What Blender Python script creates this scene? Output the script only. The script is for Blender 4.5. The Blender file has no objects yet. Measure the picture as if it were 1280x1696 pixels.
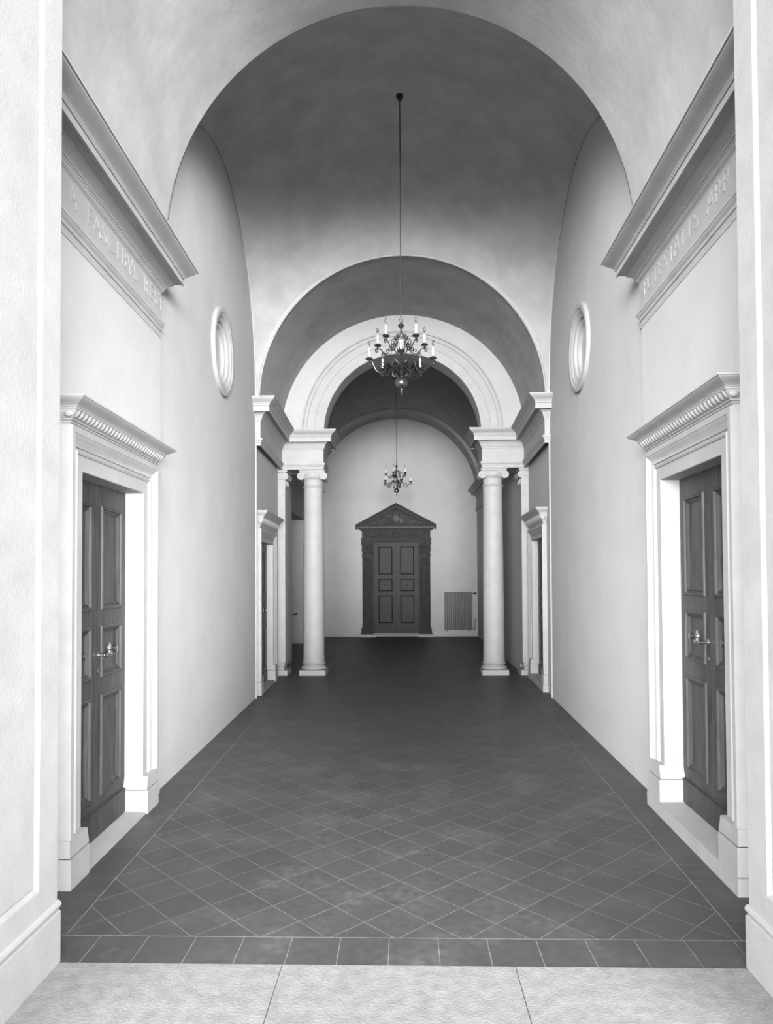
import bpy, bmesh, math, random
from mathutils import Vector, Matrix
random.seed(4)
SC = bpy.context.scene
C = SC.collection
PI = math.pi

# ---------------------------------------------------------------- camera
def make_camera():
    cam = bpy.data.cameras.new('camera')
    ob = bpy.data.objects.new('camera', cam); C.objects.link(ob)
    yaw, pitch, roll = math.radians(-1.5145), math.radians(1.4203), math.radians(-0.3032)
    cy, sy, cp, sp = math.cos(yaw), math.sin(yaw), math.cos(pitch), math.sin(pitch)
    f = Vector((sy*cp, cy*cp, sp)); r = Vector((cy, -sy, 0)); u = r.cross(f)
    c, s = math.cos(roll), math.sin(roll)
    r2 = c*r + s*u; u2 = -s*r + c*u
    m = Matrix.Identity(4)
    for i in range(3):
        m[i][0] = r2[i]; m[i][1] = u2[i]; m[i][2] = -f[i]
    m[0][3] = 0.0357; m[1][3] = 0.0; m[2][3] = 1.6
    ob.matrix_world = m
    cam.sensor_fit = 'HORIZONTAL'; cam.sensor_width = 36
    cam.lens = 1174.73/1280*36
    cam.shift_y = (926.23-848)/1280
    cam.clip_start = 0.02; cam.clip_end = 200
    SC.camera = ob
make_camera()

# ---------------------------------------------------------------- light and exposure
SC.view_settings.view_transform = 'Standard'
SC.view_settings.look = 'None'
SC.view_settings.gamma = 1
SC.view_settings.use_curve_mapping = False
SC.view_settings.exposure = 3.15
SC.cycles.max_bounces = 12
SC.cycles.diffuse_bounces = 8
SKY = 0.05
SKY_RIGHT = 0.4
SKY_STOPS = [(0.0, .02), (.12, .10), (.22, 1.0), (.55, .9), (.9, .5)]
# unseen light lobes added behind the viewer, shaped to light the interior: (strength, azimuth, width, height, height spread)
LOBES = [(21.0, 0, 12, -.025, .085), (1.5, 0, 11, .36, .13), (21.0, 25, 14, -.005, .09), (5.0, 25, 16, .65, .20), (9.0, -25, 14, -.005, .09), (9.0, -25, 14, .16, .09), (3.0, -25, 16, .65, .20)]
def grey(v): return (v, v, v, 1)
def make_world():
    w = bpy.data.worlds.new('overcast_sky_with_light_lobes'); SC.world = w; w.use_nodes = True
    nt = w.node_tree; nt.nodes.clear()
    out = nt.nodes.new('ShaderNodeOutputWorld'); bg = nt.nodes.new('ShaderNodeBackground')
    tc = nt.nodes.new('ShaderNodeTexCoord'); sep = nt.nodes.new('ShaderNodeSeparateXYZ')
    nt.links.new(tc.outputs['Generated'], sep.inputs[0])
    # an overcast sky above a courtyard: dark roofs low down, bright sky behind the viewer, a little brighter to the right
    ramp = nt.nodes.new('ShaderNodeValToRGB'); cr = ramp.color_ramp
    nt.links.new(sep.outputs['Z'], ramp.inputs['Fac'])
    stops = SKY_STOPS
    cr.elements[0].position = stops[0][0]; cr.elements[0].color = grey(stops[0][1])
    cr.elements[1].position = stops[1][0]; cr.elements[1].color = grey(stops[1][1])
    for p_, v_ in stops[2:]:
        e_ = cr.elements.new(p_); e_.color = grey(v_)
    m1 = nt.nodes.new('ShaderNodeMath'); m1.operation = 'MULTIPLY_ADD'
    nt.links.new(sep.outputs['X'], m1.inputs[0]); m1.inputs[1].default_value = SKY_RIGHT; m1.inputs[2].default_value = 1.0
    m3 = nt.nodes.new('ShaderNodeMath'); m3.operation = 'MULTIPLY'; nt.links.new(m1.outputs[0], m3.inputs[0]); nt.links.new(ramp.outputs['Color'], m3.inputs[1])
    # add the invented glow lobes, centred behind the viewer and to both sides
    def mth(op, a_, b_):
        n_ = nt.nodes.new('ShaderNodeMath'); n_.operation = op
        for i_, q_ in enumerate((a_, b_)):
            if isinstance(q_, (int, float)): n_.inputs[i_].default_value = q_
            else: nt.links.new(q_, n_.inputs[i_])
        return n_.outputs[0]
    nrm = nt.nodes.new('ShaderNodeVectorMath'); nrm.operation = 'NORMALIZE'; nt.links.new(tc.outputs['Generated'], nrm.inputs[0])
    sp2 = nt.nodes.new('ShaderNodeSeparateXYZ'); nt.links.new(nrm.outputs[0], sp2.inputs[0])
    az = mth('ARCTAN2', sp2.outputs['X'], mth('MULTIPLY', sp2.outputs['Y'], -1.0))
    def bell(v_, c_, w_):
        q_ = mth('DIVIDE', mth('SUBTRACT', v_, c_), w_)
        return mth('POWER', 2.718, mth('MULTIPLY', mth('MULTIPLY', q_, q_), -1.0))
    total = mth('MULTIPLY', m3.outputs[0], SKY)
    for k_, a_, aw_, z_, zw_ in LOBES:
        total = mth('ADD', total, mth('MULTIPLY', mth('MULTIPLY', bell(az, math.radians(a_), math.radians(aw_)), bell(sp2.outputs['Z'], z_, zw_)), k_))
    nt.links.new(total, bg.inputs['Strength'])
    bg.inputs['Color'].default_value = (1, 1, 1, 1)
    nt.links.new(bg.outputs[0], out.inputs[0])
make_world()

# ---------------------------------------------------------------- materials
def newmat(name):
    m = bpy.data.materials.new(name); m.use_nodes = True
    return m, m.node_tree, m.node_tree.nodes['Principled BSDF']
def grey(v): return (v, v, v, 1)
def mottled(name, lo, hi, scale, rough=0.8, bump=0.02, stretch=(1, 1, 1), detail=5, spec=0.3, fine=60):
    m, nt, b = newmat(name)
    tc = nt.nodes.new('ShaderNodeTexCoord'); mp = nt.nodes.new('ShaderNodeMapping')
    mp.inputs['Scale'].default_value = stretch
    nt.links.new(tc.outputs['Object'], mp.inputs[0])
    n = nt.nodes.new('ShaderNodeTexNoise'); n.inputs['Scale'].default_value = scale; n.inputs['Detail'].default_value = detail; n.inputs['Roughness'].default_value = 0.62
    nt.links.new(mp.outputs[0], n.inputs['Vector'])
    r = nt.nodes.new('ShaderNodeMapRange'); r.inputs['From Min'].default_value = .3; r.inputs['From Max'].default_value = .7
    r.inputs['To Min'].default_value = lo; r.inputs['To Max'].default_value = hi
    nt.links.new(n.outputs['Fac'], r.inputs['Value'])
    nt.links.new(r.outputs[0], b.inputs['Base Color'])
    n2 = nt.nodes.new('ShaderNodeTexNoise'); n2.inputs['Scale'].default_value = fine; n2.inputs['Detail'].default_value = 3
    nt.links.new(mp.outputs[0], n2.inputs['Vector'])
    bp = nt.nodes.new('ShaderNodeBump'); bp.inputs['Strength'].default_value = 0.5; bp.inputs['Distance'].default_value = bump
    nt.links.new(n2.outputs['Fac'], bp.inputs['Height']); nt.links.new(bp.outputs[0], b.inputs['Normal'])
    b.inputs['Roughness'].default_value = rough; b.inputs['Specular IOR Level'].default_value = spec
    return m
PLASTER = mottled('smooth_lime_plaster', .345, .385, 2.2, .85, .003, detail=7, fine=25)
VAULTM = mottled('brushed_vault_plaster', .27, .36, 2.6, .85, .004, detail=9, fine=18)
STONE = mottled('pale_stone', .275, .32, 5, .6, .002, fine=80)
SLAB = mottled('bush_hammered_stone', .15, .22, 16, .8, .006, detail=8, fine=90)
PIETRA = mottled('dark_carved_stone', .028, .05, 9, .8, .004, spec=.15)
WORN_LIT = mottled('worn_relief_and_lit_stone', .06, .085, 12, .7, .002)  # worn relief; the same paler tone paints light on the fillets
IRON = mottled('wrought_iron', .02, .05, 30, .36, .001, spec=.5)
IRON.node_tree.nodes['Principled BSDF'].inputs['Metallic'].default_value = .6
METAL = mottled('polished_metal', .45, .6, 20, .25, .0005, spec=.6)
METAL.node_tree.nodes['Principled BSDF'].inputs['Metallic'].default_value = 1
BALLM = mottled('dull_brass', .10, .2, 14, .28, .0005, spec=.6)
BALLM.node_tree.nodes['Principled BSDF'].inputs['Metallic'].default_value = .9
CANDLE = mottled('white_candle_tube', .6, .66, 10, .5, .0003)
RADM = mottled('radiator_enamel', .12, .15, 8, .45, .0005)
DARKM = mottled('dark_paint', .02, .04, 8, .6, .0005)
MATM = mottled('doormat_fibre', .012, .03, 60, .95, .004)
def glass():
    m, nt, b = newmat('bulb_glass')
    b.inputs['Base Color'].default_value = grey(.9); b.inputs['Transmission Weight'].default_value = 1
    b.inputs['Roughness'].default_value = .05; b.inputs['IOR'].default_value = 1.3
    return m
GLASS = glass()
def wood(name, lo, hi):
    m, nt, b = newmat(name)
    tc = nt.nodes.new('ShaderNodeTexCoord'); mp = nt.nodes.new('ShaderNodeMapping')
    mp.inputs['Scale'].default_value = (6, 6, .7); nt.links.new(tc.outputs['Object'], mp.inputs[0])
    n = nt.nodes.new('ShaderNodeTexNoise'); n.inputs['Scale'].default_value = 3.5; n.inputs['Detail'].default_value = 8
    n.inputs['Distortion'].default_value = 1.4
    nt.links.new(mp.outputs[0], n.inputs['Vector'])
    r = nt.nodes.new('ShaderNodeMapRange'); r.inputs['From Min'].default_value = .3; r.inputs['From Max'].default_value = .7
    r.inputs['To Min'].default_value = lo; r.inputs['To Max'].default_value = hi
    nt.links.new(n.outputs['Fac'], r.inputs['Value']); nt.links.new(r.outputs[0], b.inputs['Base Color'])
    b.inputs['Roughness'].default_value = .5; b.inputs['Specular IOR Level'].default_value = .2
    return m
WOOD = wood('varnished_walnut', .028, .055)
WOODFAR = wood('dark_figured_walnut', .004, .016)

# floor: square cotto tiles laid diagonally inside a straight border course
def floor_material():
    m, nt, b = newmat('cotto_tiles')
    N, L = nt.nodes, nt.links
    def val(x):
        if isinstance(x, (int, float)):
            v = N.new('ShaderNodeValue'); v.outputs[0].default_value = x; return v.outputs[0]
        return x
    def M(op, a, c=None, d=None):
        n = N.new('ShaderNodeMath'); n.operation = op
        for i, q in enumerate((a, c, d)):
            if q is None: continue
            if isinstance(q, (int, float)): n.inputs[i].default_value = q
            else: L.new(q, n.inputs[i])
        return n.outputs[0]
    geo = N.new('ShaderNodeTexCoord'); sp = N.new('ShaderNodeSeparateXYZ'); L.new(geo.outputs['Object'], sp.inputs[0])
    X, Y = sp.outputs['X'], sp.outputs['Y']
    t = .2151; d = t*2**.5; g = -.0098
    a = M('ADD', X, 1.230); bb = M('SUBTRACT', Y, 3.183)
    a2 = M('ADD', M('MULTIPLY', a, math.cos(g)), M('MULTIPLY', bb, math.sin(g)))
    b2 = M('SUBTRACT', M('MULTIPLY', bb, math.cos(g)), M('MULTIPLY', a, math.sin(g)))
    U = M('DIVIDE', M('ADD', a2, b2), d); V = M('DIVIDE', M('SUBTRACT', a2, b2), d)
    def line(u, size, w=.0017):        # 1 on a joint of half width w
        fr = M('FRACT', u); dist = M('MULTIPLY', M('MINIMUM', fr, M('SUBTRACT', 1.0, fr)), size)
        return M('LESS_THAN', dist, w)
    g_diag = M('MAXIMUM', line(U, t, .0013), line(V, t, .0013))
    aX = M('ABSOLUTE', X)
    e = M('SUBTRACT', aX, M('MULTIPLY_ADD', M('SUBTRACT', Y, 3.183), .0345, 1.497))
    row = M('SUBTRACT', 3.183, Y)
    side = M('GREATER_THAN', e, 0.0); front = M('GREATER_THAN', row, 0.0)
    bu = M('DIVIDE', M('SUBTRACT', Y, 3.150), t); fu = M('DIVIDE', M('ADD', X, .045), .2148)
    g_side = line(bu, t, .0012); g_front = line(fu, t, .0015)
    g_edge = M('MAXIMUM', M('MULTIPLY', M('LESS_THAN', M('ABSOLUTE', e), .0024), M('LESS_THAN', row, 0.0)),
               M('MULTIPLY', M('LESS_THAN', M('ABSOLUTE', row), .0024), M('LESS_THAN', e, 0.02)))
    def mix(f, p, q): return M('ADD', M('MULTIPLY', f, q), M('MULTIPLY', M('SUBTRACT', 1.0, f), p))
    gr = mix(front, mix(side, g_diag, M('MULTIPLY', g_side, .5)), g_front)
    gr = M('MAXIMUM', gr, M('MULTIPLY', g_edge, 1.25))
    cu = mix(front, mix(side, M('FLOOR', U), M('FLOOR', bu)), M('FLOOR', fu))
    cv = mix(front, mix(side, M('FLOOR', V), M('SIGN', X)), 77.0)
    cmb = N.new('ShaderNodeCombineXYZ'); L.new(cu, cmb.inputs[0]); L.new(cv, cmb.inputs[1])
    wn = N.new('ShaderNodeTexWhiteNoise'); wn.noise_dimensions = '3D'; L.new(cmb.outputs[0], wn.inputs['Vector'])
    n1 = N.new('ShaderNodeTexNoise'); n1.inputs['Scale'].default_value = 2.6; n1.inputs['Detail'].default_value = 6; L.new(geo.outputs['Object'], n1.inputs['Vector'])
    n2 = N.new('ShaderNodeTexNoise'); n2.inputs['Scale'].default_value = 22; n2.inputs['Detail'].default_value = 6; L.new(geo.outputs['Object'], n2.inputs['Vector'])
    scuff = M('POWER', M('MAXIMUM', M('MULTIPLY_ADD', n1.outputs['Fac'], 2.6, -1.15), 0.0), 1.5)
    tile = M('MULTIPLY_ADD', wn.outputs['Value'], .007, .044)
    tile = M('MULTIPLY_ADD', M('SUBTRACT', n2.outputs['Fac'], .5), .026, tile)
    tile = M('MULTIPLY_ADD', M('MULTIPLY', scuff, M('MULTIPLY_ADD', n2.outputs['Fac'], 1.5, -.3)), .085, tile)
    col = mix(M('MINIMUM', gr, 1.0), tile, M('MULTIPLY_ADD', n2.outputs['Fac'], .2, .06))
    L.new(col, b.inputs['Base Color'])
    rg = M('MULTIPLY_ADD', n2.outputs['Fac'], .3, .38); L.new(rg, b.inputs['Roughness'])
    b.inputs['Specular IOR Level'].default_value = .35
    return m
FLOORM = floor_material()

# ---------------------------------------------------------------- mesh helpers
def tag(o, label=None, cat=None, group=None, kind=None):
    if label: o['label'] = label
    if cat: o['category'] = cat
    if group: o['group'] = group
    if kind: o['kind'] = kind
    return o
def empty(name, loc=(0, 0, 0), parent=None):
    o = bpy.data.objects.new(name, None); C.objects.link(o); o.location = loc
    o.empty_display_size = .1
    if parent: o.parent = parent
    return o
class MB:
    def __init__(s): s.v = []; s.f = []; s.T = None
    def add(s, vs, fs):
        n = len(s.v)
        s.v += [s.T(*p) if s.T else tuple(p) for p in vs]
        s.f += [tuple(i+n for i in f) for f in fs]
        return s
    def grid(s, rows, cu=False, cv=False):
        """rows of points -> quads; cu closes along a row, cv closes across rows"""
        nr, nc = len(rows), len(rows[0]); vs = [p for r in rows for p in r]; fs = []
        for i in range(nr if cv else nr-1):
            for j in range(nc if cu else nc-1):
                a, b = i*nc+j, i*nc+(j+1) % nc
                c, d = ((i+1) % nr)*nc+(j+1) % nc, ((i+1) % nr)*nc+j
                fs.append((a, b, c, d))
        return s.add(vs, fs)
    def box(s, x0, x1, y0, y1, z0, z1):
        vs = [(x, y, z) for z in (z0, z1) for y in (y0, y1) for x in (x0, x1)]
        return s.add(vs, [(0, 2, 3, 1), (4, 5, 7, 6), (0, 1, 5, 4), (2, 6, 7, 3), (0, 4, 6, 2), (1, 3, 7, 5)])
    def poly(s, pts): return s.add(pts, [tuple(range(len(pts)))])
    def lathe(s, prof, c=(0, 0, 0), n=32, axis='z', cap=True, sq=None):
        rows = []
        for r, h in prof:
            row = []
            for k in range(n):
                a = 2*PI*k/n
                u, w = r*math.cos(a), r*math.sin(a)
                p = {'z': (u, w, h), 'y': (u, h, w), 'x': (h, u, w)}[axis]
                row.append((c[0]+p[0], c[1]+p[1], c[2]+p[2]))
            rows.append(row)
        s.grid(rows, cu=True)
        if cap:
            s.poly(rows[0]); s.poly(rows[-1])
        return s
    def tube(s, pts, r, n=6, cap=True):
        pts = [Vector(p) for p in pts]; rows = []
        rr = r if isinstance(r, (list, tuple)) else [r]*len(pts)
        up = None
        for i, p in enumerate(pts):
            t = (pts[min(i+1, len(pts)-1)]-pts[max(i-1, 0)])
            if t.length < 1e-9: t = Vector((0, 0, 1))
            t.normalize()
            if up is None:
                up = t.orthogonal().normalized()
            else:
                up = up - t*up.dot(t)
                up = up.normalized() if up.length > 1e-6 else t.orthogonal().normalized()
            q = t.cross(up)
            rows.append([tuple(p+rr[i]*(math.cos(2*PI*k/n)*up+math.sin(2*PI*k/n)*q)) for k in range(n)])
        s.grid(rows, cu=True)
        if cap: s.poly(rows[0]); s.poly(rows[-1])
        return s
    def build(s, name, mat, parent=None, smooth=None, origin=None):
        me = bpy.data.meshes.new(name)
        o0 = Vector(origin) if origin else Vector((0, 0, 0))
        me.from_pydata([tuple(Vector(p)-o0) for p in s.v], [], s.f)
        bm = bmesh.new(); bm.from_mesh(me)
        bmesh.ops.remove_doubles(bm, verts=bm.verts, dist=1e-5)
        bmesh.ops.recalc_face_normals(bm, faces=bm.faces)
        bm.to_mesh(me); bm.free()
        me.materials.append(mat)
        o = bpy.data.objects.new(name, me); C.objects.link(o); o.location = o0
        if parent: o.parent = parent
        if smooth:
            me.polygons.foreach_set('use_smooth', [True]*len(me.polygons))
            try: me.set_sharp_from_angle(angle=math.radians(smooth))
            except Exception: pass
        return o

def W(y): return 1.64+.031*y                      # half width of the slightly widening corridor
def wmap(side, base=None):                        # (depth Y, offset into the room, height) -> world
    B = base or W
    return lambda y, o, h: (side*(B(y)-o), y, h)

def planar(mb, outer, holes, front, back):
    """polygon with holes in (u,h), given front and back surfaces and closed rims"""
    bm = bmesh.new(); loops = []
    for lp in [outer]+holes:
        vs = [bm.verts.new((u, h, 0)) for u, h in lp]
        for i in range(len(vs)): bm.edges.new((vs[i], vs[(i+1) % len(vs)]))
        loops.append([(u, h) for u, h in lp])
    bmesh.ops.triangle_fill(bm, edges=bm.edges, use_beauty=True, use_dissolve=False)
    bm.verts.index_update()
    pts = [(v.co.x, v.co.y) for v in bm.verts]; tris = [tuple(v.index for v in f.verts) for f in bm.faces]
    bm.free()
    mb.add([front(u, h) for u, h in pts], tris)
    mb.add([back(u, h) for u, h in pts], [t[::-1] for t in tris])
    for lp in loops:
        mb.grid([[front(u, h) for u, h in lp], [back(u, h) for u, h in lp]], cu=True)

def sweep(mb, prof, path, side=1, caps=True):
    """mouldings: profile (projection o, height h) carried along a plan path with mitred corners"""
    n = len(path); dirs = []
    for i in range(n):
        def nrm(a, b):
            dx, dy = b[0]-a[0], b[1]-a[1]; l = math.hypot(dx, dy)
            return (-dy/l*side, dx/l*side)
        if i == 0: m = nrm(path[0], path[1])
        elif i == n-1: m = nrm(path[-2], path[-1])
        else:
            a, b = nrm(path[i-1], path[i]), nrm(path[i], path[i+1])
            k = 1+a[0]*b[0]+a[1]*b[1]; m = ((a[0]+b[0])/k, (a[1]+b[1])/k)
        dirs.append(m)
    rows = [[(P[0]+o*d[0], P[1]+o*d[1], h) for o, h in prof] for P, d in zip(path, dirs)]
    mb.grid(rows)
    if caps: mb.poly(rows[0]); mb.poly(rows[-1])

def arc(n, a0, a1): return [a0+(a1-a0)*i/n for i in range(n+1)]
def cyma(o0, h0, o1, h1, n=6, kind='cyma'):
    """curved run between two profile points"""
    out = []
    for i in range(n+1):
        t = i/n
        if kind == 'cyma': s = t*t*(3-2*t)
        elif kind == 'cavetto': s = 1-math.cos(t*PI/2)
        elif kind == 'ovolo': s = math.sin(t*PI/2)
        out.append((o0+(o1-o0)*s, h0+(h1-h0)*t))
    return out

def rect_ring(mb, u0, u1, h0, h1, prof):
    """nested rectangles: profile (inset, depth); local coords (u, d, h); last one filled"""
    rows = [[(u0+i, d, h0+i), (u1-i, d, h0+i), (u1-i, d, h1-i), (u0+i, d, h1-i)] for i, d in prof]
    mb.grid(rows, cu=True); mb.poly(rows[-1])
def panelled(mb, u0, u1, h0, h1, panels, d0, dback, prof):
    """a slab face at depth d0 with sunk panels (u0,u1,h0,h1) that share column edges"""
    us = sorted({u0, u1} | {q for p in panels for q in p[:2]}); hs = sorted({h0, h1} | {q for p in panels for q in p[2:]})
    for a, b in zip(us, us[1:]):
        for c, d in zip(hs, hs[1:]):
            um, hm = (a+b)/2, (c+d)/2
            if any(p[0] < um < p[1] and p[2] < hm < p[3] for p in panels): continue
            mb.poly([(a, d0, c), (b, d0, c), (b, d0, d), (a, d0, d)])
    for p in panels: rect_ring(mb, *p, [(i, d0+dd) for i, dd in prof])
    r0 = [(u0, d0, h0), (u1, d0, h0), (u1, d0, h1), (u0, d0, h1)]; r1 = [(a, dback, c) for a, _, c in r0]
    mb.grid([r0, r1], cu=True); mb.poly(r1)

# ================================================================ SETTING
YF, YP = 2.10, 2.95          # facade front and the back of the entrance pier
Y1, Y2, Y3, Y4 = 5.30, 9.40, 11.56, 11.98
# floor and ground
mb = MB(); mb.box(-6.2, 3.0, 2.958, 19.6, -.12, 0); tag(mb.build('floor', FLOORM), kind='structure')
mb = MB()
for x0, x1 in ((-3.2, -.4835), (-.4805, .4755), (.4785, 3.2)): mb.box(x0, x1, 1.7, 2.957, -.12, .002)
tag(mb.build('trim_1', SLAB), kind='structure')
PAVE = mottled('courtyard_paving', .06, .09, 3, .85, .003)
mb = MB(); mb.box(-9, 9, -8, 1.698, -.15, -.004); tag(mb.build('floor_courtyard', PAVE), kind='structure')

# entrance wall: arched opening whose jambs are the panelled piers on both edges of the picture
EW = 1.425
def arch_pts(R, cz, base, n=40, cx=0, rx=None):
    rx = rx or R
    return [(cx-rx, base)]+[(cx-rx*math.cos(a), cz+R*math.sin(a)) for a in arc(n, 0, PI)]+[(cx+rx, base)]
mb = MB()
hole = arch_pts(EW, 4.5, -.1)
# two half walls + top as one polygon (notched)
outer = [(-3.3, -.1)]+hole+[(3.3, -.1), (3.3, 7.6), (-3.3, 7.6)]
def notch_wall(mb, outer, y0, y1):
    bm = bmesh.new(); vs = [bm.verts.new((u, h, 0)) for u, h in outer]
    es = [bm.edges.new((vs[i], vs[(i+1) % len(vs)])) for i in range(len(vs))]
    bmesh.ops.triangle_fill(bm, edges=es, use_beauty=True, use_dissolve=False)
    bm.verts.index_update(); pts = [(v.co.x, v.co.y) for v in bm.verts]; tris = [tuple(v.index for v in f.verts) for f in bm.faces]; bm.free()
    mb.add([(u, y0, h) for u, h in pts], tris); mb.add([(u, y1, h) for u, h in pts], [t[::-1] for t in tris])
    mb.grid([[(u, y0, h) for u, h in outer], [(u, y1, h) for u, h in outer]], cu=True)
notch_wall(mb, [(u if abs(u) != EW else u*1.012, h) for u, h in outer], YF, YP)
tag(mb.build('wall_front', PLASTER), kind='structure')
for sd, nm in ((-1, 'trim_2'), (1, 'trim_3')):
    mb = MB(); mb.T = lambda y, d, h, sd=sd: (sd*(EW-d), y, h)
    panelled(mb, YF-.01, YP+.006, .24, 4.22, [(YF+.17, 2.81, .355, 4.06)], 0.0, -.03,
             [(0, 0), (.004, -.001), (.022, -.012), (.026, -.014), (.03, -.008)])
    tag(mb.build(nm, STONE), kind='structure')
    mb = MB(); mb.T = lambda y, d, h, sd=sd: (sd*(EW-d), y, h)
    y0, y1 = YF-.01, YP+.008
    prof = [(-.03, 0.003), (.012, .003), (.012, .212), (.004, .219), (.004, .226), (.012, .230), (.0155, .241), (.012, .252), (.002, .258), (-.03, .26)]
    rows = [[(y0, o, h) for o, h in prof], [(y1+(0.006), o, h) for o, h in prof]]
    mb.grid(rows); mb.poly(rows[0]); mb.poly(rows[1])
    tag(mb.build('baseboard_left' if sd < 0 else 'baseboard_right', STONE), kind='structure')

DOOR1 = (3.84, 4.83); DOOR3 = {-1: (9.78, 10.87), 1: (10.04, 11.12)}
def door_heights(sd, far): 
    if not far: return (0.005, 2.185) if sd < 0 else (.09, 2.24)
    return (0.03, 2.10) if sd < 0 else (.09, 2.14)
OC = {-1: (7.42, 3.99), 1: (7.50, 4.01)}
def side_wall(sd):
    m = MB()
    def fr(o): return lambda u, h: (sd*(W(u)-o), u, h)
    bk = lambda u, h: (sd*(W(u)+.35), u, h)
    # entrance bay
    zb, zt = door_heights(sd, False)
    planar(m, [(YP-.02, 0), (DOOR1[0]-.06, 0), (DOOR1[0]-.06, zt+.06), (DOOR1[1]+.06, zt+.06), (DOOR1[1]+.06, 0), (Y1-.02, 0), (Y1-.02, 4.25), (YP-.02, 4.25)], [], fr(0), bk)
    # square bay with its lunette and blind roundel
    c = OC[sd]; hole = [(c[0]+.40*math.cos(a), c[1]+.40*math.sin(a)) for a in arc(47, 0, 2*PI*47/48)]
    top = [(5.44+(Y2-5.44)*(1-math.cos(a))/2, 4.05+2.13*math.sin(a)) for a in arc(30, 0, PI)]
    planar(m, [(Y1-.02, 0)]+[(Y1-.02, 4.1)]+top+[(Y2, 4.1), (Y2, 0)], [hole], fr(-.028), bk)
    # passage bay
    zb, zt = door_heights(sd, True)
    planar(m, [(Y2, 0), (DOOR3[sd][0]-.05, 0), (DOOR3[sd][0]-.05, zt+.05), (DOOR3[sd][1]+.05, zt+.05), (DOOR3[sd][1]+.05, 0), (Y4+.01, 0), (Y4+.01, 4.1), (Y2, 4.1)], [], fr(-.05), bk)
    tag(m.build('wall_left' if sd < 0 else 'wall_right', PLASTER), kind='structure')
    # roundel
    r = MB()
    prof = [(.405, -.05), (.462, -.03), (.462, .002), (.455, .008), (.43, .012), (.405, .010), (.397, .002), (.385, -.002), (.37, -.004), (.362, -.014),
            (.345, -.022), (.33, -.03), (.318, -.032), (.312, -.055), (.295, -.065), (.283, -.068), (.278, -.10), (.262, -.108), (.0, -.112)]
    n = 64; rows = []
    for rad, o in prof:
        rows.append([(sd*(W(c[0]+rad*math.cos(2*PI*k/n))-o), c[0]+rad*math.cos(2*PI*k/n), c[1]+rad*math.sin(2*PI*k/n)) for k in range(n)])
    r.grid(rows, cu=True)
    o = r.build('window_1' if sd < 0 else 'window_2', STONE, smooth=35)
    tag(o, 'blind oval roundel with moulded stone ring on the %s wall' % ('left' if sd < 0 else 'right'), kind='structure')
for sd in (-1, 1): side_wall(sd)

# vaults
def surf(m, f, x0, x1, y0, y1, nx, ny, th=.25):
    rows = [[f(x0+(x1-x0)*i/nx, y0+(y1-y0)*j/ny) for i in range(nx+1)] for j in range(ny+1)]
    m.grid(rows)
m = MB()
def near(a, y):
    w = W(y)-.033
    return (-w*math.cos(a), y, 4.155+1.80*math.sin(a))
rows = [[near(a, y) for a in arc(64, 0, PI)] for y in (YP-.02, 3.8, 4.6, Y1)]
rows = [[(r[0][0], r[0][1], 3.86)]+r+[(r[-1][0], r[-1][1], 3.86)] for r in rows]
m.grid(rows)
back = [[(x*1.12, y, h+.25) for x, y, h in r] for r in rows]
m.grid([rows[-1], [(x*1.12, y+.0, h+.2) for x, y, h in rows[-1]]])
m.grid(back)
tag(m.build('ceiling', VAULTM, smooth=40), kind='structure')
# sail vault over the square bay
m = MB(); CC = 7.35; AA = 3.46; BB = 3.89; YA = 5.315
def sail(u, v):        # u, v in -1..1
    y0 = YA+.165*u**8; y = (y0+Y2)/2+(Y2-y0)/2*v
    return (u*(W(y)+.028), y, 4.1+math.sqrt(max(0, CC-AA*u*u-(BB if v < 0 else 4.05)*v*v)))
NN = 72
us = [math.sin(PI/2*(2*i/NN-1)) for i in range(NN+1)]
rows = [[sail(u, v) for u in us] for v in us]
m.grid(rows)
m.grid([[(x, y, h+.3) for x, y, h in r] for r in rows])
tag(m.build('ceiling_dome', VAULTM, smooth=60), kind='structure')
# thin raised arris around the lunettes
for sd in (-1, 1):
    m = MB(); c = [sail(sd, math.sin(a)) for a in arc(60, -PI/2, PI/2)]
    m.tube([(x-sd*.010, y, h) for x, y, h in c], .007, 6)
    tag(m.build('trim_4' if sd < 0 else 'trim_5', PLASTER, smooth=60), kind='structure')
# passage bay barrel vault
m = MB(); SP = 3.975
def pas(a, y, o=.02): w = W(y)-o; return (-w*math.cos(a), y, SP+(1.925)*math.sin(a))
rows = [[pas(a, y) for a in arc(64, 0, PI)] for y in (Y2-.012, 10.1, 10.9, Y3)]
m.grid(rows); m.grid([[(x*1.1, y, h+.25) for x, y, h in r] for r in rows])
m.grid([rows[0], [(x*1.1, y+.1, h+.25) for x, y, h in rows[0]]])
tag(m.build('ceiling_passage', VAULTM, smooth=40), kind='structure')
# bead on the arris of the inner arch, running down to the floor
m = MB()
pts = [(-(W(Y2)+.018), Y2-.012, .0), (-(W(Y2)+.018), Y2-.012, SP-.3), (-(W(Y2)-.018), Y2-.012, SP-.1)]+[pas(a, Y2-.014, .024) for a in arc(72, 0, PI)]+[((W(Y2)-.018), Y2-.012, SP-.1), ((W(Y2)+.018), Y2-.012, SP-.3), ((W(Y2)+.018), Y2-.012, 0)]
m.tube(pts, .013, 8)
tag(m.build('trim_6', STONE, smooth=60), kind='structure')
# end wall strip between the square bay and the passage
m = MB()
for sd in (-1, 1):
    a_, b_ = sorted((sd*(W(Y2)+.3), sd*(W(Y2)+.018))); m.box(a_, b_, Y2-.004, Y2+.05, 0, 3.5)
    a_, b_ = sorted((sd*(W(Y2)+.3), sd*(W(Y2)-.02))); m.box(a_, b_, Y2-.004, Y2+.05, 3.4, 4.12)
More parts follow.
